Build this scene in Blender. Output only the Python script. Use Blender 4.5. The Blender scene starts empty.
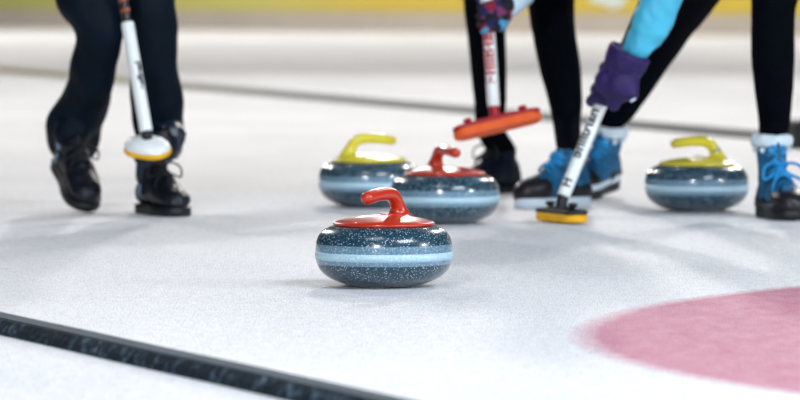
import bpy, bmesh, math, random
from mathutils import Vector, Matrix, noise, Euler
random.seed(7)
C = bpy.context.scene.collection
PI = math.pi
# ------------------------------------------------------------------ camera
F = 4500.0; CAM_H = 0.645; TH = math.atan(222.0 / F)
def P(px, py, Y):
    u = (px - 400) / F; v = (200 - py) / F
    d = Vector((u, math.cos(TH) + v * math.sin(TH), -math.sin(TH) + v * math.cos(TH)))
    return Vector((0, 0, CAM_H)) + d * (Y / d.y)
def G(px, py, z=0.0):
    u = (px - 400) / F; v = (200 - py) / F
    d = Vector((u, math.cos(TH) + v * math.sin(TH), -math.sin(TH) + v * math.cos(TH)))
    return Vector((0, 0, CAM_H)) + d * ((z - CAM_H) / d.z)
cam_d = bpy.data.cameras.new('camera'); cam = bpy.data.objects.new('camera', cam_d); C.objects.link(cam)
cam.location = (0, 0, CAM_H); cam.rotation_euler = (PI / 2 - TH, 0, 0)
cam_d.sensor_width = 36; cam_d.lens = 36 * F / 800; cam_d.clip_end = 300
cam_d.dof.use_dof = True; cam_d.dof.focus_distance = 9.27; cam_d.dof.aperture_fstop = 5.6
bpy.context.scene.camera = cam
# ------------------------------------------------------------------ materials
def srgb(r, g, b):
    f = lambda c: (c / 255 / 12.92) if c / 255 <= .04045 else ((c / 255 + .055) / 1.055) ** 2.4
    return (f(r), f(g), f(b), 1)
class MT:
    def __init__(s, name):
        s.m = bpy.data.materials.new(name); s.m.use_nodes = True
        s.t = s.m.node_tree; s.b = s.t.nodes['Principled BSDF']
    def n(s, typ, **kw):
        x = s.t.nodes.new(typ)
        for k, v in kw.items():
            if k in x.inputs.keys() if isinstance(k, str) else False: x.inputs[k].default_value = v
            else: setattr(x, k, v)
        return x
    def l(s, a, b): s.t.links.new(a, b)
    def coord(s, out='Object', scale=(1, 1, 1)):
        tc = s.n('ShaderNodeTexCoord'); mp = s.n('ShaderNodeMapping'); mp.inputs['Scale'].default_value = scale
        s.l(tc.outputs[out], mp.inputs['Vector']); return mp.outputs['Vector']
    def noise(s, vec, scale, detail=4, rough=.5):
        x = s.n('ShaderNodeTexNoise'); x.inputs['Scale'].default_value = scale; x.inputs['Detail'].default_value = detail
        x.inputs['Roughness'].default_value = rough; s.l(vec, x.inputs['Vector']); return x.outputs['Fac']
    def ramp(s, fac, stops):
        r = s.n('ShaderNodeValToRGB'); e = r.color_ramp.elements
        while len(e) < len(stops): e.new(.5)
        for i, (p, c) in enumerate(stops): e[i].position = p; e[i].color = c
        s.l(fac, r.inputs['Fac']); return r.outputs['Color']
    def bump(s, h, strength, dist):
        x = s.n('ShaderNodeBump'); x.inputs['Strength'].default_value = strength; x.inputs['Distance'].default_value = dist
        s.l(h, x.inputs['Height']); s.l(x.outputs['Normal'], s.b.inputs['Normal'])
    def set(s, **kw):
        for k, v in kw.items(): s.b.inputs[k.replace('_', ' ')].default_value = v
        return s
def simple(name, col, rough=.5, var=.12, scale=30, bump=0, bs=200, dist=.002, coat=0, spec=.5, sheen=0):
    m = MT(name); v = m.coord(); n = m.noise(v, scale)
    c0 = tuple(c * (1 - var) for c in col[:3]) + (1,); c1 = tuple(min(1, c * (1 + var)) for c in col[:3]) + (1,)
    m.l(m.ramp(n, [(.3, c0), (.7, c1)]), m.b.inputs['Base Color'])
    m.b.inputs['Roughness'].default_value = rough; m.b.inputs['Coat Weight'].default_value = coat
    m.b.inputs['Specular IOR Level'].default_value = spec
    if sheen: m.b.inputs['Sheen Weight'].default_value = sheen
    if bump: m.bump(m.noise(v, bs), bump, dist)
    return m.m
def ice_material(ring=None):
    m = MT('curling_ice' + ('_ringed' if ring else ''))
    v = m.coord('Object'); fine = m.noise(m.coord('Object', (1, .22, 1)), 210, 3, .7); mid = m.noise(m.coord('Object', (1, .4, 1)), 45, 4, .6)
    big = m.noise(m.coord('Object', (1, .4, 1)), 1.6, 3)
    a = m.n('ShaderNodeMath', operation='MULTIPLY_ADD'); m.l(mid, a.inputs[0]); a.inputs[1].default_value = .45
    m.l(fine, a.inputs[2])
    b = m.n('ShaderNodeMath', operation='MULTIPLY_ADD'); m.l(big, b.inputs[0]); b.inputs[1].default_value = .35
    m.l(a.outputs[0], b.inputs[2])
    col = m.ramp(b.outputs[0], [(.66, (.60, .635, .70, 1)), (1.08, (.90, .91, .935, 1))])
    if ring:
        cx, cy, r0, r1 = ring
        g = m.n('ShaderNodeNewGeometry'); sub = m.n('ShaderNodeVectorMath', operation='SUBTRACT')
        m.l(g.outputs['Position'], sub.inputs[0]); sub.inputs[1].default_value = (cx, cy, 0)
        ln = m.n('ShaderNodeVectorMath', operation='LENGTH'); m.l(sub.outputs[0], ln.inputs[0])
        j = m.n('ShaderNodeMath', operation='MULTIPLY_ADD'); m.l(mid, j.inputs[0]); j.inputs[1].default_value = .03
        m.l(ln.outputs['Value'], j.inputs[2])
        mk = lambda lo, hi: None
        o = m.n('ShaderNodeMapRange'); m.l(j.outputs[0], o.inputs['Value'])
        o.inputs['From Min'].default_value = r1 + .035; o.inputs['From Max'].default_value = r1 - .03; o.inputs['To Max'].default_value = .93
        i = m.n('ShaderNodeMapRange'); m.l(j.outputs[0], i.inputs['Value'])
        i.inputs['From Min'].default_value = r0; i.inputs['From Max'].default_value = r0 + .02
        mu = m.n('ShaderNodeMath', operation='MULTIPLY'); m.l(o.outputs[0], mu.inputs[0]); m.l(i.outputs[0], mu.inputs[1])
        st = m.noise(m.coord('Object', (1, .35, 1)), 22, 6, .75)
        pink = m.ramp(st, [(.3, srgb(184, 84, 120)), (.72, srgb(206, 140, 164))])
        mx = m.n('ShaderNodeMix', data_type='RGBA'); m.l(mu.outputs[0], mx.inputs[0]); m.l(col, mx.inputs[6]); m.l(pink, mx.inputs[7])
        col = mx.outputs[2]
    m.l(col, m.b.inputs['Base Color'])
    m.set(Roughness=.6, IOR=1.31, Specular_IOR_Level=.15)
    m.bump(a.outputs[0], .8, .004)
    return m.m
def granite(name, dark, mid, banded=True):
    m = MT(name); v = m.coord()
    vo = m.n('ShaderNodeTexVoronoi'); vo.inputs['Scale'].default_value = 330; m.l(v, vo.inputs['Vector'])
    n1 = m.noise(v, 230, 5, .8); n2 = m.noise(v, 70, 4, .7)
    base = m.ramp(n1, [(.38, dark), (.62, mid)])
    if banded:
        sp = m.n('ShaderNodeSeparateXYZ'); m.l(v, sp.inputs[0])
        up = m.n('ShaderNodeMapRange'); m.l(sp.outputs['Z'], up.inputs['Value']); up.inputs['From Min'].default_value = .0475; up.inputs['From Max'].default_value = .0495
        dn = m.n('ShaderNodeMapRange'); m.l(sp.outputs['Z'], dn.inputs['Value']); dn.inputs['From Min'].default_value = .0905; dn.inputs['From Max'].default_value = .0885
        mu = m.n('ShaderNodeMath', operation='MULTIPLY'); m.l(up.outputs[0], mu.inputs[0]); m.l(dn.outputs[0], mu.inputs[1])
        lite = m.ramp(n1, [(.35, (.07, .17, .26, 1)), (.65, (.24, .39, .50, 1))])
        mx = m.n('ShaderNodeMix', data_type='RGBA'); m.l(mu.outputs[0], mx.inputs[0]); m.l(base, mx.inputs[6]); m.l(lite, mx.inputs[7]); base = mx.outputs[2]
    # white mineral flecks
    a = m.n('ShaderNodeMath', operation='LESS_THAN'); m.l(vo.outputs['Distance'], a.inputs[0]); a.inputs[1].default_value = .34
    sepc = m.n('ShaderNodeSeparateColor'); m.l(vo.outputs['Color'], sepc.inputs[0])
    b = m.n('ShaderNodeMath', operation='GREATER_THAN'); m.l(sepc.outputs[0], b.inputs[0]); b.inputs[1].default_value = .70
    mu2 = m.n('ShaderNodeMath', operation='MULTIPLY'); m.l(a.outputs[0], mu2.inputs[0]); m.l(b.outputs[0], mu2.inputs[1])
    mx2 = m.n('ShaderNodeMix', data_type='RGBA'); m.l(mu2.outputs[0], mx2.inputs[0]); m.l(base, mx2.inputs[6])
    mx2.inputs[7].default_value = (.60, .72, .80, 1); m.l(mx2.outputs[2], m.b.inputs['Base Color'])
    m.set(Roughness=.25, Coat_Weight=.65, Coat_Roughness=.06)
    m.bump(n2, .04, .001)
    return m.m
M = {}
M['granite'] = granite('blue_granite', (.004, .018, .034, 1), (.034, .105, .16, 1))
mb = MT('frosted_granite'); vv = mb.coord(); nn = mb.noise(vv, 230, 5, .8)
mb.l(mb.ramp(nn, [(.35, (.32, .54, .68, 1)), (.62, (.62, .84, .95, 1))]), mb.b.inputs['Base Color']); mb.set(Roughness=.38); M['band'] = mb.m
M['red'] = simple('glossy_red_plastic', (.56, .032, .008, 1), .30, .05, coat=.6)
M['yellow'] = simple('glossy_yellow_plastic', (.86, .74, .05, 1), .25, .05, coat=.5)
M['sensor'] = simple('grey_blue_sensor_band', srgb(110, 140, 165), .35, .3, 60)
M['chrome'] = simple('polished_steel', (.6, .6, .6, 1), .2)
M['navy'] = simple('navy_track_fabric', srgb(3, 17, 30), .6, .35, 14, .35, 120, .003, spec=.12)
M['navy_shine'] = simple('navy_cuff_fabric', srgb(14, 34, 56), .3, .5, 30, .3, 90, .004, spec=.8)
M['black_knit'] = simple('black_leggings_knit', srgb(4, 8, 15), .9, .2, 40, .2, 500, .001, spec=.05)
M['black_leather'] = simple('black_shoe_leather', srgb(9, 17, 29), .45, .3, 25, .3, 150, .002)
M['navy_boot'] = simple('dark_navy_boot_suede', srgb(6, 20, 40), .6, .35, 22, .3, 150, .002, spec=.2)
M['black_rubber'] = simple('black_rubber', srgb(16, 20, 27), .5, .2, 20)
M['black_lace'] = simple('black_lace', srgb(16, 20, 27), .7)
M['blue_suede'] = simple('bright_blue_boot_fabric', srgb(14, 92, 134), .65, .6, 38, .5, 120, .004)
M['toe'] = simple('dark_brown_toe_leather', srgb(26, 22, 28), .4, .4, 20)
M['blue_lace'] = simple('cyan_blue_lace', srgb(28, 142, 204), .7, .2)
M['fleece'] = simple('white_fleece', srgb(222, 238, 246), .95, .08, 60, .8, 220, .006, spec=.1)
M['white_patch'] = simple('pale_patch', srgb(215, 235, 245), .7)
M['white_sole'] = simple('pale_blue_white_sole', srgb(222, 236, 248), .55, .06)
M['white_plastic'] = simple('white_broom_plastic', srgb(246, 252, 252), .3, .03)
M['carbon'] = simple('black_carbon_shaft', srgb(20, 14, 16), .3, .3)
M['copper'] = simple('copper_stripe', srgb(150, 75, 50), .35, .3, 60)
M['print_black'] = simple('black_print', srgb(14, 18, 26), .5)
M['print_red'] = simple('red_print', srgb(186, 40, 52), .5)
M['pad_yellow'] = simple('yellow_foam_pad', srgb(250, 186, 24), .75, .08, 30)
M['pad_orange'] = simple('orange_fabric_pad', srgb(255, 106, 48), .75, .1, 30, .3, 200)
M['red_head'] = simple('red_broom_plastic', srgb(176, 24, 40), .35, .15)
M['purple'] = simple('purple_glove_fabric', srgb(38, 18, 86), .65, .22, 26, .5, 90, .004)
M['cyan'] = simple('cyan_jacket_fabric', srgb(74, 190, 226), .55, .1, 9, .3, 60, .004)
M['pale'] = simple('pale_white_blue_sleeve', srgb(205, 230, 246), .6, .05)
M['skin'] = simple('skin', srgb(205, 155, 130), .55)
M['hair'] = simple('brown_hair', srgb(66, 42, 28), .6, .3, 60)
M['eye'] = simple('eye_white', srgb(230, 230, 228), .3)
M['wall'] = simple('pale_hall_wall', srgb(176, 176, 170), .8, .04, 1.5)
mg = MT('patterned_glove_knit'); vv = mg.coord(); vo = mg.n('ShaderNodeTexVoronoi'); vo.inputs['Scale'].default_value = 42; mg.l(vv, vo.inputs['Vector'])
sc = mg.n('ShaderNodeSeparateColor'); mg.l(vo.outputs['Color'], sc.inputs[0])
cr = mg.n('ShaderNodeValToRGB'); cr.color_ramp.interpolation = 'CONSTANT'; e = cr.color_ramp.elements
for _ in range(4): e.new(.5)
for i, (p, c) in enumerate([(0, srgb(12, 14, 30)), (.46, srgb(136, 20, 54)), (.64, srgb(26, 30, 84)), (.78, srgb(120, 50, 104)), (.86, srgb(80, 160, 205)), (.92, srgb(14, 14, 26))]): e[i].position = p; e[i].color = c
mg.l(sc.outputs[0], cr.inputs['Fac']); mg.l(cr.outputs['Color'], mg.b.inputs['Base Color']); mg.set(Roughness=.8); M['glove_pattern'] = mg.m
# rubber divider with frost
md = MT('frosty_black_divider_rubber'); vv = md.coord('Object', (1, 1, 1)); n1 = md.noise(vv, 34, 6, .7)
md.l(md.ramp(n1, [(.3, srgb(12, 24, 34)), (.53, srgb(20, 36, 48)), (.62, srgb(70, 92, 108)), (.75, srgb(150, 170, 186))]), md.b.inputs['Base Color'])
md.set(Roughness=.8, Specular_IOR_Level=.15); md.bump(md.noise(vv, 60, 4), .6, .01); M['divider'] = md.m
M['divider_top'] = simple('lit_grey_divider_top', srgb(56, 72, 84), .8, .25, 9, spec=.15)  # lighter grey puts the light on the top face into its colour
mf = MT('olive_grey_divider'); g = mf.n('ShaderNodeNewGeometry'); sp = mf.n('ShaderNodeSeparateXYZ'); mf.l(g.outputs['Position'], sp.inputs[0])  # far divider: olive-beige on the left turning grey to the right
mr = mf.n('ShaderNodeMapRange'); mf.l(sp.outputs['X'], mr.inputs['Value']); mr.inputs['From Min'].default_value = -2.8; mr.inputs['From Max'].default_value = 1.5
mf.l(mf.ramp(mr.outputs[0], [(0, srgb(172, 158, 122)), (.3, srgb(166, 164, 136)), (.5, srgb(136, 140, 140)), (1, srgb(128, 130, 132))]), mf.b.inputs['Base Color']); mf.set(Roughness=.7); M['divider_far'] = mf.m
# board: yellow panels running through olive towards the left
my = MT('yellow_advertising_board'); g = my.n('ShaderNodeNewGeometry'); sp = my.n('ShaderNodeSeparateXYZ'); my.l(g.outputs['Position'], sp.inputs[0])
mr = my.n('ShaderNodeMapRange'); my.l(sp.outputs['X'], mr.inputs['Value']); mr.inputs['From Min'].default_value = -5.5; mr.inputs['From Max'].default_value = 5
my.l(my.ramp(mr.outputs[0], [(0, srgb(186, 186, 110)), (.35, srgb(200, 196, 112)), (.5, srgb(208, 186, 80)), (1, srgb(206, 182, 62))]), my.b.inputs['Base Color']); my.set(Roughness=.6); M['board'] = my.m
M['kick'] = simple('beige_kickboard', srgb(184, 176, 166), .7, .05, 2)
# ------------------------------------------------------------------ mesh helpers
def link(name, me, mat=None, parent=None):
    o = bpy.data.objects.new(name, me); C.objects.link(o)
    if mat is not None:
        me.materials.clear(); me.materials.append(mat)
    if parent is not None: o.parent = parent
    return o
def build(name, bm, mat, parent=None, smooth=True, M4=None):
    if M4 is not None: bmesh.ops.transform(bm, matrix=M4, verts=bm.verts)
    bmesh.ops.recalc_face_normals(bm, faces=bm.faces)
    me = bpy.data.meshes.new(name); bm.to_mesh(me); bm.free()
    for p in me.polygons: p.use_smooth = smooth
    return link(name, me, mat, parent)
def baked(bm, mods):
    me = bpy.data.meshes.new('tmp'); bmesh.ops.recalc_face_normals(bm, faces=bm.faces); bm.to_mesh(me); bm.free()
    o = bpy.data.objects.new('tmp', me); C.objects.link(o)
    for typ, kw in mods:
        md_ = o.modifiers.new(typ, typ)
        for k, v in kw.items(): setattr(md_, k, v)
    dg = bpy.context.evaluated_depsgraph_get(); dg.update()
    r = bpy.data.meshes.new_from_object(o.evaluated_get(dg))
    bpy.data.objects.remove(o); bpy.data.meshes.remove(me)
    return r
def organic(name, bm, mat, parent=None, voxel=.01, smooth=6, wr=0, wscale=12, stretch=(1, 1, 1), M4=None):
    me = baked(bm, [('REMESH', dict(mode='VOXEL', voxel_size=voxel, use_smooth_shade=True)), ('SMOOTH', dict(factor=.6, iterations=smooth))])
    if wr:
        nr = [v.normal.copy() for v in me.vertices]
        for v, n in zip(me.vertices, nr):
            q = Vector((v.co.x * stretch[0], v.co.y * stretch[1], v.co.z * stretch[2])) * wscale
            w = noise.noise(q) + .5 * noise.noise(q * 2.3 + Vector((7, 3, 1)))
            v.co += n * (w * wr)
    if M4 is not None: me.transform(M4)
    for p in me.polygons: p.use_smooth = True
    me.name = name
    return link(name, me, mat, parent)
def ring_frame(d, up=None):
    d = d.normalized(); a = up if up is not None else (Vector((0, 0, 1)) if abs(d.z) < .9 else Vector((0, 1, 0)))
    x = a.cross(d).normalized(); y = d.cross(x).normalized(); return x, y
def loft(bm, pts, rad, n=20, up=None, dome=True):
    """tube through pts; rad = float or (rx, ry) per point; rounded ends"""
    pts = [Vector(p) for p in pts]; R = [(r, r) if not isinstance(r, (tuple, list)) else r for r in rad]
    if dome:
        d0 = (pts[0] - pts[1]).normalized(); d1 = (pts[-1] - pts[-2]).normalized()
        a, b = [], []
        for t in (.92, .7, .38):
            k = math.sqrt(1 - t * t)
            a.append((pts[0] + d0 * (t * min(R[0]) * .9), (R[0][0] * k, R[0][1] * k)))
            b.append((pts[-1] + d1 * (t * min(R[-1]) * .9), (R[-1][0] * k, R[-1][1] * k)))
        pts = [p for p, _ in a] + pts + [p for p, _ in reversed(b)]; R = [r for _, r in a] + R + [r for _, r in reversed(b)]
    rings = []; px = None
    for i, p in enumerate(pts):
        d = (pts[min(i + 1, len(pts) - 1)] - pts[max(i - 1, 0)])
        if d.length < 1e-9: d = Vector((0, 0, 1))
        d.normalize()
        if px is None: x, y = ring_frame(d, up)
        else:
            x = (px - d * px.dot(d)).normalized(); y = d.cross(x).normalized()
        px = x
        rings.append([bm.verts.new(p + x * (math.cos(2 * PI * k / n) * R[i][0]) + y * (math.sin(2 * PI * k / n) * R[i][1])) for k in range(n)])
    for a, b in zip(rings, rings[1:]):
        for k in range(n): bm.faces.new((a[k], a[(k + 1) % n], b[(k + 1) % n], b[k]))
    bm.faces.new(rings[0]); bm.faces.new(rings[-1][::-1])
def spline(pts, n=6):
    pts = [Vector(p) for p in pts]; out = []
    for i in range(len(pts) - 1):
        p0 = pts[max(i - 1, 0)]; p1 = pts[i]; p2 = pts[i + 1]; p3 = pts[min(i + 2, len(pts) - 1)]
        for k in range(n):
            t = k / n
            out.append(.5 * ((2 * p1) + (p2 - p0) * t + (2 * p0 - 5 * p1 + 4 * p2 - p3) * t * t + (3 * p1 - p0 - 3 * p2 + p3) * t ** 3))
    out.append(pts[-1]); return out
def sloft(bm, pr, n=20, k=5, up=None, dome=True):
    """smooth loft: pr = [(point, (rx, ry)) ...]"""
    P3 = spline([p for p, _ in pr], k); R = spline([Vector((r[0], r[1], 0)) if isinstance(r, (tuple, list)) else Vector((r, r, 0)) for _, r in pr], k)
    loft(bm, P3, [(max(r.x, .0005), max(r.y, .0005)) for r in R], n, up, dome)
def ball(bm, c, r, M3=None):
    r = (r, r, r) if not isinstance(r, (tuple, list)) else r
    m = Matrix.Translation(Vector(c)) @ (M3.to_4x4() if M3 else Matrix.Identity(4)) @ Matrix.Diagonal((r[0], r[1], r[2], 1))
    bmesh.ops.create_uvsphere(bm, u_segments=20, v_segments=14, radius=1, matrix=m)
def lathe(bm, prof, n=96, z0=0, close=True):
    rings = []
    for r, z in prof:
        if r < 1e-6: rings.append([bm.verts.new((0, 0, z))])
        else: rings.append([bm.verts.new((r * math.cos(2 * PI * k / n), r * math.sin(2 * PI * k / n), z)) for k in range(n)])
    for a, b in zip(rings, rings[1:]):
        for k in range(n):
            q = [a[k % len(a)], a[(k + 1) % len(a)], b[(k + 1) % len(b)], b[k % len(b)]]
            u = []
            for x in q:
                if x not in u: u.append(x)
            if len(u) > 2: bm.faces.new(u)
def sp2(pts, n=5): return [(v.x, v.y) for v in spline([Vector((a, b, 0)) for a, b in pts], n)]
def box(bm, c, s, rot=None, bev=0):
    m = Matrix.Translation(Vector(c)) @ (rot.to_4x4() if rot else Matrix.Identity(4)) @ Matrix.Diagonal((s[0], s[1], s[2], 1))
    r = bmesh.ops.create_cube(bm, size=1, matrix=m)
    if bev:
        es = list({e for v in r['verts'] for e in v.link_edges}); bmesh.ops.bevel(bm, geom=es, offset=bev, segments=3, affect='EDGES', profile=.5)
def empty(name, loc=(0, 0, 0), rot=None):
    o = bpy.data.objects.new(name, None); C.objects.link(o); o.location = loc; o.empty_display_size = .1
    if rot is not None: o.rotation_euler = rot
    return o
def tag(o, label=None, cat=None, group=None, kind=None):
    for k, v in (('label', label), ('category', cat), ('group', group), ('kind', kind)):
        if v: o[k] = v
    return o
# ------------------------------------------------------------------ setting
def quad_floor(name, corners, mat, z=0):
    bm = bmesh.new(); vs = [bm.verts.new((x, y, z)) for x, y in corners]; bm.faces.new(vs)
    return build(name, bm, mat, smooth=False)
# wall of the hall runs obliquely behind the sheets
WL = G(0, 27); WR = G(800, 36); wd = (WR - WL).normalized()
W0 = WL - wd * 45; W1 = WR + wd * 30
ringc = (2.417, 8.033); R12 = 2.10      # outer edge of the painted ring
fl = quad_floor('floor', [(W0.x, 3.0), (W1.x, 3.0), (W1.x, W1.y), (W0.x, W0.y)], ice_material((ringc[0], ringc[1], 1.45, R12)))
tag(fl, kind='structure')
def wall_slab(name, a, b, z0, z1, th, off, mat, parent=None, bev=.01):
    d = (b - a); L = d.length; d.normalize(); nrm = Vector((d.y, -d.x, 0))
    if nrm.y > 0: nrm = -nrm
    c = (a + b) / 2 + nrm * (off + th / 2) + Vector((0, 0, (z0 + z1) / 2))
    bm = bmesh.new(); box(bm, c, (L, th, z1 - z0), Matrix.Rotation(math.atan2(d.y, d.x), 3, 'Z'), bev)
    return build(name, bm, mat, parent, smooth=False)
tag(wall_slab('wall_back', W0, W1, 0, 7, .2, -.2, M['wall']), kind='structure')
tag(wall_slab('trim_1', W0, W1, 0, .23, .12, 0, M['kick']), kind='structure')
bd = empty('advertising_board', (WL + WR) / 2)
tag(bd, 'long yellow board standing along the far side of the ice', 'board')
def local_to(o, child): child.matrix_parent_inverse = Matrix.Translation(-o.location)
bp = wall_slab('board_panel', W0 + Vector((0, 0, 0)), W1, .23, 1.05, .05, .03, M['board']); bp.parent = bd; local_to(bd, bp)
# pale logo marks on the board, seen blurred beside the blue sleeve
def text_mesh(s, size, extr=0):
    cu = bpy.data.curves.new('t', 'FONT'); cu.body = s; cu.size = size; cu.extrude = extr; cu.offset = .0011; cu.align_x = 'CENTER'; cu.align_y = 'CENTER'
    o = bpy.data.objects.new('t', cu); C.objects.link(o); dg = bpy.context.evaluated_depsgraph_get(); dg.update()
    me = bpy.data.meshes.new_from_object(o.evaluated_get(dg)); bpy.data.objects.remove(o); bpy.data.curves.remove(cu); return me
nw = Vector((wd.y, -wd.x, 0))
bm = bmesh.new()
for px, py, w, h in ((609, -1, .16, .12), (619, 3, .14, .12), (627, 0, .10, .10), (600, -4, .14, .12)):
    # place on the face of the board along this line of sight
    a = P(px, py, 54); t = (WL - Vector((0, 0, CAM_H))).dot(nw) / (a - Vector((0, 0, CAM_H))).dot(nw)
    q = Vector((0, 0, CAM_H)) + (a - Vector((0, 0, CAM_H))) * t + nw * .09
    box(bm, q, (w, .02, h), Matrix.Rotation(math.atan2(wd.y, wd.x), 3, 'Z'), .008)
lg = build('board_logo', bm, M['white_patch']); lg.parent = bd; local_to(bd, lg); lg['label'] = 'pale blurred logo marks'
# dividers between the sheets
def divider(name, pa, pb, depthw, h, label, ext0=6, ext1=6, mats=('divider', 'divider_top')):
    """pa, pb: pixels of the far top edge; h height; depthw width of the top"""
    a = G(pa[0], pa[1], h); b = G(pb[0], pb[1], h); d = (b - a).normalized()
    n = Vector((-d.y, d.x, 0));
    if n.y > 0: n = -n           # towards the camera
    A = a - d * ext0; B = b + d * ext1
    prof = [(0, -h), (0, -.003), (.003, 0), (depthw - .003, 0), (depthw, -.004), (depthw + .006, -h * .45), (depthw + .012, -h)]
    o = empty(name, Vector((A.x, A.y, 0)) * .5 + Vector((B.x, B.y, 0)) * .5); tag(o, label, 'divider')
    bm = bmesh.new(); bmt = bmesh.new(); N = 60
    prev = None; prevt = None
    for i in range(N + 1):
        p = A + (B - A) * (i / N); wob = .004 * noise.noise(p * 2.1)
        r = [bm.verts.new(p + n * (u + wob) + Vector((0, 0, w))) for u, w in prof]
        t = [bmt.verts.new(p + n * (u + wob) + Vector((0, 0, w))) for u, w in ((.003, 0), (.003, .0025), (depthw - .008, .0025), (depthw - .008, 0))]
        if prev:
            for k in range(len(r) - 1): bm.faces.new((prev[k], prev[k + 1], r[k + 1], r[k]))
            for k in range(3): bmt.faces.new((prevt[k], prevt[k + 1], t[k + 1], t[k]))
        else:
            bm.faces.new(r); bmt.faces.new(t)
        prev, prevt = r, t
    bm.faces.new(prev); bmt.faces.new(prevt)
    x = build('rubber_core', bm, M[mats[0]], o, smooth=False); y = build('top_strip', bmt, M[mats[1]], o, smooth=False)
    local_to(o, x); local_to(o, y); return o
divider('sheet_divider', (0, 312.6), (300, 377), .056, .025, 'dark rubber divider strip crossing the ice in the foreground', 1.0, 2.5)
divider('sheet_divider', (0, 67), (760, 130.5), .085, .030, 'thin far divider strip lying across the ice behind the players', 22, 8, ('divider_far', 'divider_far'))
# ------------------------------------------------------------------ curling stones
def smooth_body_profile():
    raw = [(.058, .0045), (.064, .0), (.070, .0015), (.097, .0105), (.118, .021), (.132, .034), (.1395, .048), (.1422, .0616), (.1425, .070), (.1422, .078), (.1405, .093), (.135, .107), (.125, .1175), (.112, .1245), (.102, .127)]
    return [(0, .0055), (.05, .0055)] + sp2(raw, 4) + [(.06, .1275), (0, .1275)]
def make_stone(px, py, yaw, col, label, band=False):
    g = G(px, py); o = empty('curling_stone', (g.x, g.y, 0), (0, 0, yaw)); o.scale = (1.01, 1.01, 1.01); tag(o, label, 'curling stone', 'curling stones on the ice')
    bm = bmesh.new(); lathe(bm, smooth_body_profile(), 128); build('granite_body', bm, M['granite'], o)
    bm = bmesh.new(); lathe(bm, [(.139, .0570), (.1416, .0571), (.1431, .065), (.1430, .0734), (.140, .0735)], 128)
    s = build('striking_band', bm, M['band'], o); s['label'] = 'pale frosted blue band'
    bm = bmesh.new(); lathe(bm, [(0, .1272), (.1, .1272)] + sp2([(.104, .1272), (.1055, .1295), (.1035, .1335), (.09, .1385), (.06, .1445), (.03, .148), (0, .149)], 4), 96)
    h = build('handle_plate', bm, M[col], o)
    bm = bmesh.new()
    sloft(bm, [((-.054, 0, .1370), (.050, .036)), ((-.056, 0, .1455), (.0300, .0250)), ((-.055, 0, .1550), (.0200, .0190)), ((-.049, 0, .1690), (.0150, .0150)), ((-.038, 0, .1830), (.0150, .0150)), ((-.018, 0, .1910), (.0145, .0145)), ((.015, 0, .1912), (.0135, .0142)), ((.045, 0, .1885), (.0135, .0145)), ((.064, 0, .1855), (.0130, .0138))], 24, 6, up=Vector((0, 1, 0)))
    gp = build('handle_grip', bm, M[col], o)
    bm = bmesh.new(); lathe(bm, [(0, .147), (.009, .147), (.009, .1505), (.007, .1515), (0, .1515)], 24)
    build('bolt_cap', bm, M[col] if not band else M['sensor'], h)
    if band:
        bm = bmesh.new()
        sloft(bm, [((-.0595, 0, .139), (.026, .024)), ((-.0575, 0, .148), (.0195, .0190)), ((-.054, 0, .160), (.0165, .0165)), ((-.050, 0, .1695), (.0158, .0158))], 24, 5, up=Vector((0, 1, 0)), dome=False)
        build('sensor_collar', bm, M['sensor'], gp)['label'] = 'grey-blue collar at the foot of the neck'
    return o
make_stone(384, 286.2, math.radians(237), 'red', 'sharp red-handled curling stone standing alone in front of the others')
make_stone(445, 223.2, math.radians(-65), 'red', 'red-handled curling stone just behind the foremost one, beside the yellow-handled stone')
make_stone(369.5, 206.8, math.radians(0), 'yellow', 'yellow-handled curling stone to the left of the rear red-handled stone')
make_stone(696.7, 211, math.radians(194), 'yellow', 'yellow-handled curling stone standing apart on the right, beside the laced blue boot', True)
# ------------------------------------------------------------------ shoes
def foot_sections(bm, L, H=1.0, W=1.0, z0=0):
    S = [(.000, .020, .055), (.012, .030, .078), (.04, .036, .098), (.09, .037, .108), (.13, .040, .100), (.165, .045, .082), (.20, .048, .066), (.235, .046, .056), (.262, .038, .049), (.280, .024, .038), (.288, .010, .022)]
    rings = []; n = 24
    for x, w, h in S:
        x = x * L / .29; w *= W; h *= H; r = []
        off = .006 * math.sin(x / L * PI)
        for k in range(n):
            a = 2 * PI * k / n; c, s = math.cos(a), math.sin(a)
            yy = w * math.copysign(abs(c) ** .8, c)
            zz = h / 2 + h / 2 * (math.copysign(abs(s) ** (.55 if s < 0 else .95), s))
            if s > 0: yy *= (1 - .22 * s)
            r.append(bm.verts.new((x, yy + off, z0 + zz)))
        rings.append(r)
    for a, b in zip(rings, rings[1:]):
        for k in range(n): bm.faces.new((a[k], a[(k + 1) % n], b[(k + 1) % n], b[k]))
    bm.faces.new(rings[0]); bm.faces.new(rings[-1][::-1])
def outline(L, grow=.004, W=1.0, N=40):
    pts = []
    tb = [(0, .0), (.004, .018), (.018, .030), (.05, .036), (.10, .036), (.14, .040), (.18, .047), (.21, .049), (.245, .045), (.272, .031), (.286, .014), (.292, 0)]
    up = sp2([(x * L / .29, y * W + (grow if 0 < y else 0)) for x, y in tb], 4)
    return [(x, y) for x, y in up] + [(x, -y * .95) for x, y in reversed(up[1:-1])]
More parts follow.
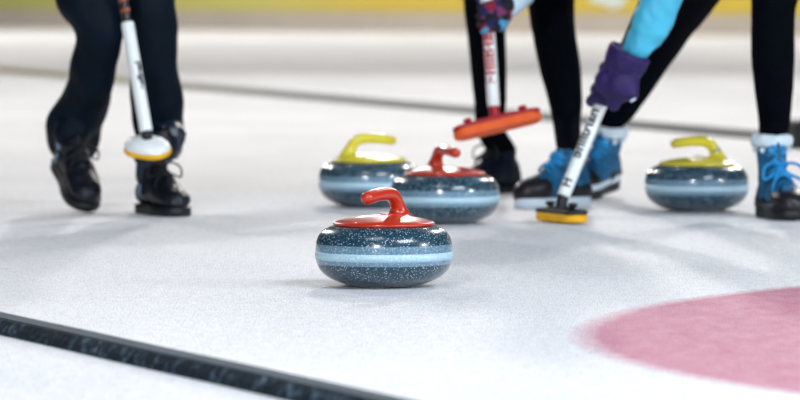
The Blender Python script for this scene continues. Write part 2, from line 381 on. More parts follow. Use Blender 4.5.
def sole_mesh(bm, L, th, W=1.0, heel=0, grow=.004, z=0, x0=None, x1=None):
    o = outline(L, grow, W)
    if x0 is not None: o = [(min(max(x, x0), x1), y) for x, y in o]
    lv = [(z, .94), (z + .003, 1.0), (z + th * .5, .985), (z + th - .002, 1.0), (z + th, .95)]
    rings = []
    for zz, s in lv:
        rings.append([bm.verts.new((L * .5 + (x - L * .5) * s, y * s, zz + heel * max(0, (1 - x / (L * .45))) * (zz - z) / th)) for x, y in o])
    for a, b in zip(rings, rings[1:]):
        for k in range(len(a)): bm.faces.new((a[k], a[(k + 1) % len(a)], b[(k + 1) % len(a)], b[k]))
    bm.faces.new(rings[0][::-1]); bm.faces.new(rings[-1])
def tube(bm, pts, r, n=8, k=6): 
    q = spline(pts, k); loft(bm, q, [r] * len(q), n)
def make_shoe(parent, ankle_top, M4, kind, loops=True, collar=None, rand=None):
    """M4: shoe space (x towards toe, heel at 0, sole at z=0) to world."""
    st = {'black': dict(L=.285, H=1.0, W=1.0, th=.026, collar=.135, up='black_leather', sole='black_rubber', lace='black_lace', nm='shoe'),
          'navy': dict(L=.27, H=1.0, W=.95, th=.022, collar=.150, up='navy_boot', sole='black_rubber', lace='black_lace', nm='boot'),
          'blue_low': dict(L=.25, H=1.08, W=.95, th=.027, collar=.150, up='blue_suede', sole='white_sole', lace='blue_lace', nm='boot'),
          'fleece': dict(L=.255, H=1.02, W=.98, th=.030, collar=.172, up='blue_suede', sole='black_rubber', lace='blue_lace', nm='boot')}[kind]
    L, th = st['L'], st['th']; zc = collar or st['collar']
    bm = bmesh.new(); foot_sections(bm, L, st['H'], st['W'], th - .004)
    ax = L * .24
    cr = .046 if kind in ('black', 'navy') else .048
    sloft(bm, [((ax + .012, .002, th + .04), (.042, .052)), ((ax + .006, 0, .10), (.037, .052)), ((ax, 0, zc - .022), (cr - .008, cr))], 20, 5, up=Vector((1, 0, 0)))
    # tongue and lace ridge
    sloft(bm, [((L * .60, .003, th + .060 * st['H']), (.018, .012)), ((L * .45, .003, th + .088 * st['H']), (.020, .014)), ((ax + .036, 0, zc + .004), (.020, .010))], 14, 4, up=Vector((0, 1, 0)))
    up = organic(st['nm'], bm, M[st['up']], parent, .0045, 5, .0025, 26, M4=M4)
    bm = bmesh.new(); sole_mesh(bm, L, th, st['W']); s = build('sole', bm, M[st['sole']], up, M4=M4)
    if kind == 'fleece':
        bm = bmesh.new(); sole_mesh(bm, L, .020 if rand else .012, st['W'], grow=.007, z=th - .001)
        build('rand', bm, M[rand or 'toe'], up, M4=M4)
    if kind in ('blue_low', 'fleece'):      # dark toe cap and heel counter, each over its stretch of the upper
        bm = bmesh.new(); foot_sections(bm, L, st['H'] * .97, st['W'] * 1.04, th - .003)
        bmesh.ops.bisect_plane(bm, geom=bm.verts[:] + bm.edges[:] + bm.faces[:], plane_co=(L * (.60 if kind == 'blue_low' else .66), 0, .04), plane_no=(-1, 0, .35), clear_outer=True)
        bmesh.ops.holes_fill(bm, edges=[e for e in bm.edges if e.is_boundary])
        bmesh.ops.translate(bm, verts=bm.verts, vec=(.004, 0, 0))
        build('toe_cap', bm, M['toe'], up, M4=M4)['label'] = 'dark brown toe cap'
        bm = bmesh.new(); foot_sections(bm, L, st['H'] * .60, st['W'] * 1.06, th - .003)
        bmesh.ops.bisect_plane(bm, geom=bm.verts[:] + bm.edges[:] + bm.faces[:], plane_co=(L * .40, 0, .04), plane_no=(1, 0, .3), clear_outer=True)
        bmesh.ops.holes_fill(bm, edges=[e for e in bm.edges if e.is_boundary])
        bmesh.ops.translate(bm, verts=bm.verts, vec=(-.003, 0, 0))
        build('heel_counter', bm, M['black_leather'], up, M4=M4)
    # laces
    bm = bmesh.new(); r = .0026 if kind in ('black', 'navy') else .0042
    row = [(L * .62, th + .077), (L * .55, th + .086), (L * .48, th + .096), (ax + .056, th + .114)]
    if zc > .14: row += [(ax + .050, zc - .025), (ax + .045, zc - .008)]
    row = [(x, z + (.008 if st['H'] > 1.01 else .004)) for x, z in row]
    for i, (x, z) in enumerate(row):
        w = .024
        tube(bm, [(x - .004, -w, z - .012), (x, -w * .5, z), (x + .002, 0, z + .003), (x, w * .5, z), (x - .004, w, z - .012)], r)
        if i: 
            x2, z2 = row[i - 1]
            tube(bm, [(x, -w * .9, z - .008), ((x + x2) / 2 + .003, 0, (z + z2) / 2 + .004), (x2, w * .9, z2 - .008)], r)
            tube(bm, [(x, w * .9, z - .008), ((x + x2) / 2 + .003, 0, (z + z2) / 2 + .004), (x2, -w * .9, z2 - .008)], r)
    x, z = row[-4] if kind == 'fleece' else row[-2]
    if loops:
        q = 1.0 if kind in ('black', 'navy') else 1.15
        for s_ in (-1, 1):
            tube(bm, [(x + .006, 0, z + .004), (x + .020 * q, s_ * .022 * q, z + .016), (x + .028 * q, s_ * .046 * q, z + .004), (x + .03 * q, s_ * .048 * q, z - .022 * q), (x + .024 * q, s_ * .03 * q, z - .018 * q), (x + .006, 0, z + .002)], r)
            tube(bm, [(x + .006, 0, z + .004), (x + .024, s_ * .014, z - .008), (x + .040, s_ * .030, z - .04 * q), (x + .046, s_ * .034, z - .065 * q)], r * .9)
    build('laces', bm, M[st['lace']], up, M4=M4)
    if kind == 'fleece':
        bm = bmesh.new(); n = 26
        for k in range(n):
            a = 2 * PI * k / n
            for dz in (0, .008):
                ball(bm, (ax + math.cos(a) * .041, math.sin(a) * .046, zc + .004 + dz + .002 * random.random()), .0120 + .0025 * random.random())
        organic('fleece_cuff', bm, M['fleece'], up, .0035, 3, .002, 60, M4=M4)['label'] = 'white fleece cuff'
        bm = bmesh.new()
        for k in range(11):
            a = 2 * PI * k / 11 + .3; c = Vector((ax + math.cos(a) * .0445, math.sin(a) * .0500, zc - .016)); t = Matrix.Rotation(a, 3, 'Z')
            for dy, dz, rr in ((-.0035, .002, .005), (.0035, .002, .005), (0, -.002, .0055)):
                ball(bm, c + t @ Vector((0, dy, dz)), (.0025, rr, rr), t)
        build('pale_trim_mark', bm, M['white_patch'], up, M4=M4)['label'] = 'row of pale heart-like marks'
    if kind == 'black':
        bm = bmesh.new(); box(bm, (L * .30, -.044 * st['W'], .065), (.012, .006, .034), Matrix.Rotation(.35, 3, 'Y'), .002)
        build('side_tab', bm, M['sensor'], up, M4=M4)['label'] = 'pale reflective tab'
    return up
def ankle_pt(M4, L, z): return M4 @ Vector((L * .24, 0, z))
def shoe_matrix(toe, yaw, pitch, L, roll=0):
    """toe tip ground point; yaw of toe direction; pitch lifts the heel about the toe"""
    return Matrix.Translation(toe) @ Matrix.Rotation(yaw, 4, 'Z') @ Matrix.Rotation(pitch, 4, 'Y') @ Matrix.Rotation(roll, 4, 'X') @ Matrix.Translation((-L, 0, 0))
# ------------------------------------------------------------------ brooms
def shaft_frame(a, b):
    z = (b - a).normalized(); return z
def wrap_text(s, size, base, axis, facing, r, along, flip=1, mat='print_black', parent=None, name='lettering', stretch=1.0):
    me = text_mesh(s, size); bm = bmesh.new(); bm.from_mesh(me); bpy.data.meshes.remove(me)
    for yy in [(-.5 + i / 10) * size for i in range(1, 10)]:
        bmesh.ops.bisect_plane(bm, geom=bm.verts[:] + bm.edges[:] + bm.faces[:], plane_co=(0, yy, 0), plane_no=(0, 1, 0))
    f = (facing - axis * facing.dot(axis)).normalized(); side = axis.cross(f).normalized()
    for v in bm.verts:
        t, w = v.co.x * flip * stretch, v.co.y * flip
        a = w / r
        v.co = base + axis * (along + t) + (f * math.cos(a) + side * math.sin(a)) * (r + .0005)
    return build(name, bm, M[mat], parent, smooth=False)
def make_broom(foot, mid, length, head_dir, head_up, colors, label, head=(.25, .075), sleeve_len=.33, rs=.0165, rt=.0125, text=None, knobs=True, pad_t=.018, head_style='plate'):
    """foot: where shaft meets head; axis goes through mid and up to `length`."""
    ax = (mid - foot).normalized(); top = foot + ax * length
    o = empty('curling_broom', foot); tag(o, label, 'broom', 'curling brooms held by the players')
    inv = Matrix.Translation(-foot)
    def ch(x):
        if x.parent is o: x.matrix_parent_inverse = inv
        return x
    bm = bmesh.new(); loft(bm, [foot + ax * (sleeve_len - .03), top - ax * .01, top], [rt, rt, rt * .96], 24); ch(build('shaft', bm, M[colors['shaft']], o))
    bm = bmesh.new(); loft(bm, [foot + ax * .012, foot + ax * .018, foot + ax * (sleeve_len - .006), foot + ax * sleeve_len], [rs * .93, rs, rs, rs * .92], 28, dome=False)
    sl = ch(build('lower_sleeve', bm, M[colors['sleeve']], o))
    X = head_dir.normalized(); Z = (head_up - X * head_up.dot(X)).normalized(); Y = Z.cross(X)
    R = Matrix((X, Y, Z)).transposed().to_4x4(); R.translation = foot - Z * (pad_t + .034)
    Lh, Wh = head
    bm = bmesh.new()
    # plate outline: rounded bar, thicker in the middle
    def slab(bm, L, W, z0, z1, rnd, crown=0):
        n = 14; o2 = []
        for sx, sy, a0 in ((1, 1, 0), (-1, 1, PI / 2), (-1, -1, PI), (1, -1, 1.5 * PI)):
            for k in range(n // 2 + 1):
                a = a0 + (PI / 2) * k / (n // 2); o2.append((sx * (L / 2 - rnd) + rnd * math.cos(a), sy * (W / 2 - rnd) + rnd * math.sin(a)))
        lv = [(z0, .96), (z0 + (z1 - z0) * .2, 1), (z0 + (z1 - z0) * .75, 1), (z1, .94)]
        rings = [[bm.verts.new((x * s, y * s, z)) for x, y in o2] for z, s in lv]
        for a, b in zip(rings, rings[1:]):
            for k in range(len(a)): bm.faces.new((a[k], a[(k + 1) % len(a)], b[(k + 1) % len(a)], b[k]))
        bm.faces.new(rings[0][::-1]); bm.faces.new(rings[-1])
    if head_style == 'plate':
        slab(bm, Lh * .985, Wh * .92, pad_t, pad_t + .012, Wh * .3)
        slab(bm, Lh * .55, Wh * .5, pad_t + .011, pad_t + .018, Wh * .2)
        hd = build('broom_head', bm, M[colors['head']], o, smooth=False, M4=R)
    else:      # rounded white shell
        ball(bm, (0, 0, pad_t + .004), (Lh / 2, Wh / 2, .026)); slab(bm, Lh * .93, Wh * .93, pad_t - .004, pad_t + .006, Wh * .4)
        hd = organic('broom_head', bm, M[colors['head']], o, .003, 4, M4=R)
    ch(hd)
    bm = bmesh.new(); slab(bm, Lh, Wh, 0, pad_t + .001, Wh * .47); build('pad', bm, M[colors['pad']], hd, M4=R, smooth=False)
    bm = bmesh.new(); jt = [R @ Vector((0, 0, pad_t + .010)), R @ Vector((0, 0, pad_t + .028)), foot + ax * .016]
    loft(bm, jt, [.017, .015, rs * .85], 20); ch(build('swivel_joint', bm, M[colors['joint']], o))
    if knobs:
        for s_ in (-1, 1):
            bm = bmesh.new(); lathe(bm, [(0, 0), (.0075, 0), (.0075, .008), (.012, .010), (.0125, .017), (.010, .019), (0, .0195)], 20)
            build('knob', bm, M[colors['head']], hd, M4=R @ Matrix.Translation((s_ * Lh * .31, 0, pad_t + .011)))
    bm = bmesh.new(); loft(bm, [top - ax * .012, top + ax * .004], [rt * 1.12, rt * 1.1], 20); ch(build('end_cap', bm, M['black_rubber'], o))
    return o, sl, ax, inv
CAMP = Vector((0, 0, CAM_H))
# ------------------------------------------------------------------ people
def limb(bm, pts, radii, n=18): sloft(bm, list(zip([Vector(p) for p in pts], radii)), n, 5)
def grip_hand(name, center, axis, wrist, mat, parent, rs, fat=1.0, voxel=.003, extra=(), sm=3):
    """a closed hand around a shaft: palm on the wrist side, four fingers round the front, thumb meeting them"""
    w = wrist - center; out = (w - axis * w.dot(axis)); out = out.normalized() if out.length > .01 else Vector((1, 0, 0))
    side = axis.cross(out).normalized(); bm = bmesh.new(); rf = .0095 * fat
    if side.dot(CAMP - center) < 0: side = -side
    R = rs + rf * .85
    pt = lambda a, t, rr: center + (out * math.cos(a) + side * math.sin(a)) * rr + axis * t
    lens = (2.5, 2.85, 2.75, 2.3)
    for i in range(4):
        t = (1.5 - i) * .0205 * fat
        arc = [pt(.25 + (lens[i]) * k / 6, t - .002 * k, R + .003 * (1 - k / 6) + (.004 if k == 2 else 0)) for k in range(7)]
        arc = [pt(-.1, t, R + .014)] + arc
        loft(bm, spline(arc, 3), [rf * (1.12 - .02 * k / 2) * (1 if k < 19 else .9) for k in range(len(spline(arc, 3)))], 12)
    th = [pt(-.3, .030 * fat, R + .012), pt(-.9, .046 * fat, R + .008), pt(-1.6, .050 * fat, R + .002), pt(-2.3, .046 * fat, R)]
    loft(bm, spline(th, 4), [rf * (1.35 - .03 * k) for k in range(len(spline(th, 4)))], 12)
    F3 = Matrix((side, axis, out)).transposed()
    ball(bm, center + out * (R + .012), (.020 * fat, .043 * fat, .018 * fat), F3)
    sloft(bm, [(center + out * (R + .014), (.026 * fat, .030 * fat)), (center + (wrist - center) * .55 + out * .010, (.026 * fat, .030 * fat)), (wrist, (.026 * fat, .028 * fat))], 16, 4)
    for c_, r_ in extra: ball(bm, c_, r_)
    g = organic(name, bm, M[mat], parent, voxel, sm, .0012 if fat > 1 else 0, 40)
    return g
def person(name, J, cols, label, spec):
    """J: joints. Body one continuous mesh; clothes, shoes, gloves and hair are children."""
    bm = bmesh.new()
    for s in ('l', 'r'):
        tt = spec['trouser'][s]
        sloft(bm, [(p, (max(.028, r[0] * .70 - .006), max(.028, r[1] * .70 - .006))) for p, r in tt] + [(J['ankle_' + s], (.028, .028))], 18, 5)
        limb(bm, [J['sh_' + s], J['el_' + s], J['wr_' + s]], [.045, .036, .025]); ball(bm, J['wr_' + s], .026)
    pel = (J['hip_l'] + J['hip_r']) / 2; shm = (J['sh_l'] + J['sh_r']) / 2; side = (J['sh_r'] - J['sh_l']).normalized()
    def torso(bm, g):
        sloft(bm, [(pel - Vector((0, 0, .03)), (.145 * g, .105 * g)), (pel.lerp(shm, .2), (.150 * g, .105 * g)), (pel.lerp(shm, .45), (.128 * g, .095 * g)), (pel.lerp(shm, .8), (.165 * g, .110 * g)), (shm, (.135 * g, .080 * g)), (shm + (shm - pel).normalized() * .06, (.07, .06))], 24, 5, up=None if abs(side.x) < .5 else side.cross((shm - pel).normalized()))
    torso(bm, .92)
    hd = J['head']; limb(bm, [shm, shm.lerp(hd, .6), hd], [.058, .052, .055])
    fr = J.get('face', Vector((0, -1, 0))); fr = fr.normalized(); fz = Vector((0, 0, 1)); fx = fr.cross(fz).normalized(); fz = fx.cross(fr).normalized()
    FR = Matrix((fx, fr, fz)).transposed(); H = lambda x, y, z: hd + FR @ Vector((x, y, z))
    ball(bm, H(0, 0, .02), (.075, .092, .098), FR); ball(bm, H(0, .035, -.05), (.055, .055, .055), FR); ball(bm, H(0, .075, -.085), (.022, .02, .018), FR)
    sloft(bm, [(H(0, .088, .02), .008), (H(0, .100, -.012), .012), (H(0, .090, -.022), .012)], 10, 3)
    for s in (-1, 1):
        ball(bm, H(s * .076, -.005, 0), (.008, .020, .030), FR); ball(bm, H(s * .012, .094, -.020), .009); ball(bm, H(s * .032, .078, .035), (.024, .012, .008), FR)
    ball(bm, H(0, .083, -.052), (.026, .012, .007), FR); ball(bm, H(0, .081, -.062), (.022, .011, .007), FR)
    body = organic('person', bm, M['skin'], None, .009, 3); tag(body, label, 'person', 'players on the ice')
    for s in (-1, 1):
        bm = bmesh.new(); ball(bm, H(s * .030, .0775, .012), .0105); ey = build('eye', bm, M['eye'], body); bm = bmesh.new(); ball(bm, H(s * .030, .0845, .012), (.0065, .0045, .0065), FR); build('iris', bm, M['hair'], ey)
    bm = bmesh.new(); ball(bm, H(0, -.024, .050), (.084, .092, .088), FR); ball(bm, H(0, -.06, -.01), (.07, .06, .085), FR)
    if spec.get('bun'): ball(bm, H(0, -.13, .04), .045); sloft(bm, [(H(0, -.13, .03), .03), (H(0, -.17, -.06), .028), (H(0, -.15, -.16), .012)], 12, 4)
    organic('hair', bm, M['hair'], body, .007, 3, .003, 40)
    # trousers
    bm = bmesh.new(); tr = spec['trouser']
    for s in ('l', 'r'):
        sloft(bm, tr[s], 24, 5)
    sloft(bm, [(pel - Vector((0, 0, .07)), (.155, .115)), (pel, (.165, .125)), (pel + (shm - pel) * .25, (.155, .115))], 24, 5)
    t = organic(spec.get('tname', 'trousers'), bm, M[cols['trousers']], body, .007, 4, spec.get('wr', .004), spec.get('ws', 11), (1, 1, .8))
    # jacket
    bm = bmesh.new(); torso(bm, 1.12)
    for s in ('l', 'r'):
        sloft(bm, spec['sleeve'][s] if 'sleeve' in spec and s in spec['sleeve'] else [(J['sh_' + s], .062), (J['sh_' + s].lerp(J['el_' + s], .5), .056), (J['el_' + s], .052), (J['el_' + s].lerp(J['wr_' + s], .85), .038)], 20, 5)
    j = organic('jacket', bm, M[cols['jacket']], body, .007, 4, .007, 19)
    return body
# --- player 1 (left): navy track trousers, black shoes, stepping towards the camera
def v(px, py, Y): return P(px, py, Y)
# joints
T1 = G(88, 213); T2 = G(180.5, 217)
S1 = shoe_matrix(T1, math.radians(-68), math.radians(26), .285); S2 = shoe_matrix(T2, math.radians(-66), 0, .285)
J1 = dict(hip_l=v(100, -128, 12.55), hip_r=v(160, -128, 12.5), knee_l=v(95, 22, 12.35), knee_r=v(154, 20, 12.36),
          ankle_l=ankle_pt(S1, .285, .08), ankle_r=ankle_pt(S2, .285, .08), toe_l=T1, toe_r=T2,
          sh_l=v(72, -300, 12.35), sh_r=v(182, -296, 12.35), el_l=v(58, -195, 12.22), el_r=v(190, -190, 12.2),
          wr_l=v(112, -170, 12.16), wr_r=v(120, -80, 12.14), head=v(126, -375, 12.2), face=Vector((0, -1, -.35)))
tr1 = {'l': [(v(98, -125, 12.52), (.10, .095)), (v(93, -60, 12.45), (.085, .09)), (v(87, -8, 12.38), (.098, .080)), (v(97, 30, 12.36), (.066, .068)), (v(95, 60, 12.40), (.064, .064)), (v(88, 95, 12.46), (.064, .066)), (v(76, 122, 12.53), (.080, .068)), (v(75, 138, 12.57), (.077, .066)), (v(77, 145, 12.59), (.062, .06)), (ankle_pt(S1, .285, .145), (.050, .05))],
       'r': [(v(160, -125, 12.48), (.10, .095)), (v(155, -60, 12.42), (.086, .09)), (v(148, -5, 12.38), (.076, .080)), (v(151, 25, 12.38), (.070, .07)), (v(153, 60, 12.40), (.068, .066)), (v(156, 95, 12.45), (.071, .066)), (v(158, 120, 12.48), (.070, .064)), (v(160, 140, 12.49), (.064, .058)), (ankle_pt(S2, .285, .17), (.050, .05))]}
p1 = person('p1', J1, dict(trousers='navy', jacket='navy'), 'player in navy track trousers and black shoes holding the white-headed broom', dict(trouser=tr1, wr=.010, ws=9))
make_shoe(p1, None, S1, 'black')
make_shoe(p1, None, S2, 'black')
# shiny stretch cuff at the right ankle and a strip of pale sock
bm = bmesh.new(); sloft(bm, [(v(168, 127, 12.44), (.038, .035)), (v(170, 136, 12.43), (.043, .038)), (v(170, 149, 12.45), (.036, .034))], 18, 4)
cf = organic('trouser_cuff', bm, M['navy_shine'], p1, .005, 2, .008, 30); cf['label'] = 'shiny gathered cuff'
bm = bmesh.new(); sloft(bm, [(ankle_pt(S1, .285, .138), (.040, .036)), (ankle_pt(S1, .285, .10), (.044, .038))], 16, 3); organic('sock', bm, M['sensor'], p1, .005, 2)['label'] = 'grey sock'
bm = bmesh.new(); sloft(bm, [(ankle_pt(S2, .285, .15), (.043, .040)), (ankle_pt(S2, .285, .10), (.046, .040))], 16, 3); organic('sock', bm, M['navy_shine'], p1, .005, 2)
b1f = v(147, 136, 12.02); b1m = v(128, 27, 12.10)
br1, sl1, ax1, inv1 = make_broom(b1f, b1m, 1.16, Vector((1, -.35, -.13)), Vector((-.12, -.38, 1)), dict(shaft='carbon', sleeve='white_plastic', head='white_plastic', pad='pad_yellow', joint='print_black'),
    'white-headed broom held clear of the ice in front of navy trousers', head=(.128, .095), sleeve_len=.318, rs=.0175, rt=.0125, knobs=False, pad_t=.014, head_style='shell')
wrap_text('hardline', .024, b1f, ax1, (CAMP - b1f).normalized() + Vector((.75, 0, 0)), .0175, .165, -1, 'print_black', sl1)
bm = bmesh.new(); 
for t0 in (.345, .375, .405, .435, .465): loft(bm, [b1f + ax1 * t0, b1f + ax1 * (t0 + .012)], [.0129, .0129], 20, dome=False)
cs = build('copper_ring', bm, M['copper'], br1); cs.matrix_parent_inverse = inv1; cs['label'] = 'copper coloured bands on the dark shaft'
grip_hand('glove', b1f + ax1 * .62, ax1, J1['wr_r'], 'black_leather', p1, .0125)
grip_hand('glove', b1f + ax1 * .92, ax1, J1['wr_l'], 'black_leather', p1, .0125)
# --- player 2 (middle): black leggings, navy boot and blue boot, patterned gloves
A1 = G(457, 195); A2 = G(516, 208)
S3 = shoe_matrix(A1, math.radians(227), 0, .27); S4 = shoe_matrix(A2, math.radians(214), 0, .25)
J2 = dict(hip_l=v(490, -105, 13.3), hip_r=v(545, -105, 13.2), knee_l=v(487, 28, 13.35), knee_r=v(556, 30, 12.95),
          ankle_l=ankle_pt(S3, .27, .08), ankle_r=ankle_pt(S4, .25, .08), toe_l=A1, toe_r=A2,
          sh_l=v(478, -285, 12.85), sh_r=v(585, -280, 12.85), el_l=v(462, -170, 12.7), el_r=v(572, -120, 12.75),
          wr_l=v(470, -95, 12.66), wr_r=v(505, 0, 12.56), head=v(530, -350, 12.6), face=Vector((-.2, -1, -.5)))
tr2 = {'l': [(v(492, -95, 13.3), (.085, .09)), (v(487, -40, 13.3), (.075, .08)), (v(484, 0, 13.35), (.063, .065)), (v(486, 30, 13.38), (.058, .06)), (v(488, 60, 13.4), (.055, .06)), (v(490, 95, 13.44), (.050, .055)), (v(491, 130, 13.48), (.043, .045)), (ankle_pt(S3, .27, .13), (.038, .038))],
       'r': [(v(545, -95, 13.2), (.09, .09)), (v(550, -40, 13.05), (.082, .08)), (v(551, 0, 13.0), (.069, .07)), (v(554, 32, 12.95), (.063, .065)), (v(560, 65, 12.92), (.060, .062)), (v(565, 98, 12.88), (.050, .055)), (v(567, 125, 12.84), (.040, .042)), (ankle_pt(S4, .25, .13), (.036, .036))]}
p2 = person('p2', J2, dict(trousers='black_knit', jacket='cyan'), 'player in black leggings and patterned gloves holding the red-headed broom', dict(
    trouser=tr2, wr=.0015, tname='leggings', bun=True, sleeve={'r': [(J2['sh_r'], .062), (J2['el_r'], .052), (v(548, -62, 12.68), .050), (v(528, -18, 12.62), .049)]}))
bm = bmesh.new(); sloft(bm, [(v(530, -22, 12.60), (.048, .042)), (v(516, -2, 12.57), (.046, .040)), (v(506, 9, 12.55), (.032, .030))], 20, 5)
organic('sleeve_cuff', bm, M['pale'], p2, .005, 3, .002, 30)['label'] = 'white lower sleeve'
make_shoe(p2, None, S3, 'navy')
make_shoe(p2, None, S4, 'blue_low', loops=False)
b2f = v(494, 111, 12.48); b2m = v(488, 20, 12.53)
br2, sl2, ax2, inv2 = make_broom(b2f, b2m, 1.15, Vector((1, .05, .235)), Vector((-.25, .27, 1)), dict(shaft='carbon', sleeve='white_plastic', head='red_head', pad='pad_orange', joint='red_head'),
    'red broom head with orange pad lifted off the ice, red-printed white shaft', head=(.252, .075), sleeve_len=.36, rs=.0175, rt=.0125, pad_t=.022)
wrap_text('hardline', .034, b2f, ax2, (CAMP - b2f).normalized(), .0175, .158, -1, 'print_red', sl2, stretch=1.5)['label'] = 'red lettering'
wrap_text('hardline', .034, b2f, ax2, (CAMP - b2f).normalized() + Vector((-1.6, 0, 0)), .0175, .158, -1, 'print_red', sl2, stretch=1.5)['label'] = 'red lettering'
grip_hand('glove', b2f + ax2 * .268, ax2, v(509, 4, 12.55), 'glove_pattern', p2, .0175, 1.12)['label'] = 'black, red and blue patterned glove'
grip_hand('glove', b2f + ax2 * .62, ax2, J2['wr_l'], 'glove_pattern', p2, .0125, 1.1)
# --- player 3 (right): lunging, black leggings, blue fleece-topped boots, purple glove
B1 = G(570, 200); B2 = G(795, 221)
S5 = shoe_matrix(B1, math.radians(238), math.radians(7), .255, math.radians(-11)); S6 = shoe_matrix(B2, math.radians(-76), 0, .255)
J3 = dict(hip_l=v(738, -100, 12.42), hip_r=v(790, -100, 12.2), knee_l=v(688, 8, 12.9), knee_r=v(774, 20, 12.1),
          ankle_l=ankle_pt(S5, .255, .08), ankle_r=ankle_pt(S6, .255, .08), toe_l=B1, toe_r=B2,
          sh_l=v(700, -215, 11.95), sh_r=v(800, -225, 12.0), el_l=v(678, -90, 11.85), el_r=v(770, -150, 11.9),
          wr_l=v(645, 32, 11.84), wr_r=v(712, -140, 11.98), head=v(742, -290, 11.8), face=Vector((-.4, -1, -.7)))
tr3 = {'l': [(v(742, -95, 12.45), (.095, .09)), (v(722, -55, 12.6), (.085, .08)), (v(692, 0, 12.85), (.066, .066)), (v(676, 22, 12.95), (.060, .06)), (v(655, 55, 13.08), (.053, .056)), (v(634, 88, 13.15), (.048, .052)), (v(620, 112, 13.2), (.040, .042)), (ankle_pt(S5, .255, .21), (.036, .036)), (ankle_pt(S5, .255, .15), (.034, .034))],
       'r': [(v(790, -95, 12.2), (.095, .09)), (v(782, -45, 12.12), (.085, .08)), (v(774, 0, 12.1), (.063, .065)), (v(773, 28, 12.1), (.059, .062)), (v(773, 60, 12.12), (.059, .062)), (v(774, 95, 12.16), (.050, .055)), (v(774, 125, 12.2), (.043, .045)), (ankle_pt(S6, .255, .19), (.038, .038))]}
p3 = person('p3', J3, dict(trousers='black_knit', jacket='cyan'), 'lunging player in black leggings, cyan sleeve and purple glove sweeping with the yellow-padded broom', dict(
    trouser=tr3, wr=.0015, tname='leggings', bun=True, sleeve={'l': [(J3['sh_l'], .062), (v(684, -100, 11.84), .056), (v(668, -40, 11.83), .055), (v(661, 0, 11.83), .056), (v(650, 28, 11.835), .050), (v(636, 50, 11.84), .036)]}))
make_shoe(p3, None, S5, 'fleece', loops=False, rand='white_sole')
make_shoe(p3, None, S6, 'fleece', collar=.198)
b3f = v(561.5, 200.5, 11.86); b3m = v(606, 92, 11.93)
br3, sl3, ax3, inv3 = make_broom(b3f, b3m, 1.15, Vector((.44, -.90, 0)), Vector((0, 0, 1)), dict(shaft='carbon', sleeve='white_plastic', head='black_rubber', pad='pad_yellow', joint='black_rubber'),
    'black-headed broom with yellow pad pressed to the ice, black-lettered white shaft', head=(.205, .072), sleeve_len=.40, rs=.0175, rt=.0125, pad_t=.020)
for_c = (CAMP - b3f).normalized()
wrap_text('hardline', .044, b3f, ax3, for_c + Vector((-.8, 0, 0)), .0175, .19, -1, 'print_black', sl3)['label'] = 'black lettering'
wrap_text('H', .034, b3f, ax3, for_c + Vector((-.3, 0, 0)), .0175, .048, -1, 'print_black', sl3)['label'] = 'black mark'
# purple gloves: bulky closed hand and a flared cuff
hc = b3f + ax3 * .335
gl = grip_hand('glove', hc, ax3, v(634, 60, 11.845), 'purple', p3, .0175, 1.55, .004, extra=((v(622, 84, 11.84), (.048, .045, .050)), (v(632, 94, 11.82), (.020, .022, .022)), (v(614, 103, 11.85), (.020, .024, .024)), (v(607, 82, 11.85), (.034, .034, .040))), sm=24)
gl['label'] = 'bulky purple glove'
bm = bmesh.new()
ca, cb = v(617, 76, 11.855), v(630, 51, 11.84)
sloft(bm, [(ca, (.044, .044)), (ca.lerp(cb, .4), (.052, .050)), (ca.lerp(cb, .8), (.059, .057)), (cb, (.062, .060))], 24, 5, dome=False)
organic('glove_cuff', bm, M['purple'], gl, .004, 2, .004, 20)
bm = bmesh.new(); box(bm, v(633, 100, 11.797), (.016, .004, .006), Matrix.Rotation(-.5, 3, 'Y'), .001)
grip_hand('glove', b3f + ax3 * .80, ax3, J3['wr_r'], 'purple', p3, .0125, 1.3, .004)
build('glove_badge', bm, M['white_patch'], gl)
# dark foot-like block lying by the far divider at the right edge
e0 = G(804, 149); bm = bmesh.new(); box(bm, e0 + Vector((.06, .1, .055)), (.22, .16, .11), Matrix.Rotation(.3, 3, 'Z'), .02)
box(bm, e0 + Vector((.07, .1, .115)), (.12, .08, .025), Matrix.Rotation(.3, 3, 'Z'), .01)
tag(build('rubber_block', bm, M['black_rubber']), 'dark block on the ice at the right edge, behind the laced blue boot', 'block')
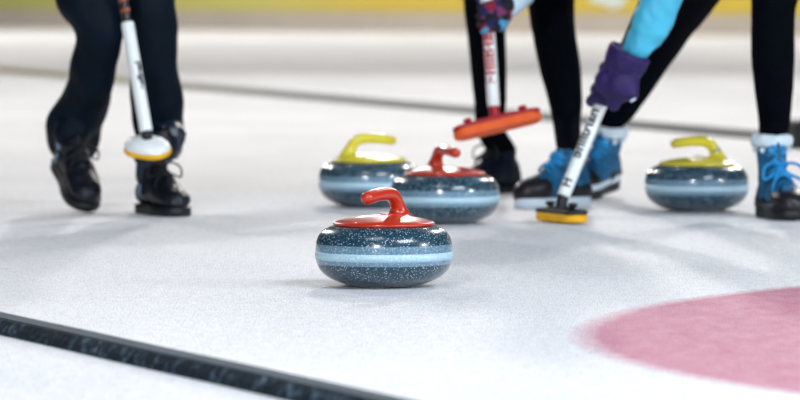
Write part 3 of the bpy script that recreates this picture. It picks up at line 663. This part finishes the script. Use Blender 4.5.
# ------------------------------------------------------------------ light
w = bpy.data.worlds.new('hall_air'); bpy.context.scene.world = w; w.use_nodes = True
bg = w.node_tree.nodes['Background']; bg.inputs['Color'].default_value = (.80, .86, .95, 1); bg.inputs['Strength'].default_value = .12
def area(name, loc, target, size, power, col, sy=None):
    d = bpy.data.lights.new(name, 'AREA'); d.energy = power; d.color = col; d.shape = 'RECTANGLE'; d.size = size; d.size_y = sy or size
    o = bpy.data.objects.new(name, d); C.objects.link(o); o.location = loc
    o.rotation_euler = (Vector(target) - Vector(loc)).to_track_quat('-Z', 'Y').to_euler(); return o
def point(name, loc, size, power, col):
    d = bpy.data.lights.new(name, 'POINT'); d.energy = power; d.color = col; d.shadow_soft_size = size
    o = bpy.data.objects.new(name, d); C.objects.link(o); o.location = loc
area('window_light', (5.0, 4.0, 6.0), (0, 9.0, 0), 4.2, 1060, (.80, .89, 1.0), 2.0)
area('camera_side_fill', (-2.5, -2.0, 3.6), (0, 11, .2), 1.6, 1500, (.92, .96, 1))  # unseen front fill, added to brighten the white broom shafts and players
area('side_lamp', (7.5, 7.2, 2.4), (0, 9.6, 0), .5, 560, (.90, .95, 1))
area('back_left_lamp', (-6.5, 23.3, 7.5), (0, 8.5, 3), .45, 1150, (1, .96, .92))
area('back_centre_lamp', (.7, 30, 7.5), (0, 8.5, 3), .5, 1900, (1, .96, .92))
area('back_right_lamp', (5.5, 21.3, 7.5), (0, 8.5, 3), .45, 1150, (1, .96, .92))
area('overhead_lamp', (-1.5, 5.5, 6.5), (0, 6.0, 0), 3.0, 300, (.90, .94, 1))
for x, y, pw in ((-7, 30, 1200), (7, 30, 1200), (-8, 39, 3000), (7, 38, 2600), (-7, 50, 4200), (-1, 49, 2200), (6, 46, 2000)): point('far_fill', (x, y, 7), .8, pw, (1, .94, .87))  # unseen fill points, added to brighten the far ice and the board
for i, (x, y, z) in enumerate(((-1.4, 17, 5.2), (-.2, 17, 5.2), (1.9, 17.5, 5.2), (3.2, 17.5, 5.2))):
    d = bpy.data.lights.new('ceiling_spot', 'POINT'); d.energy = 55; d.shadow_soft_size = .10; d.color = (1, .88, .7)
    o = bpy.data.objects.new('ceiling_spot', d); C.objects.link(o); o.location = (x, y, z)
vs = bpy.context.scene.view_settings
vs.view_transform = 'Standard'; vs.look = 'None'; vs.exposure = -1.25; vs.gamma = 1.0; vs.use_curve_mapping = False
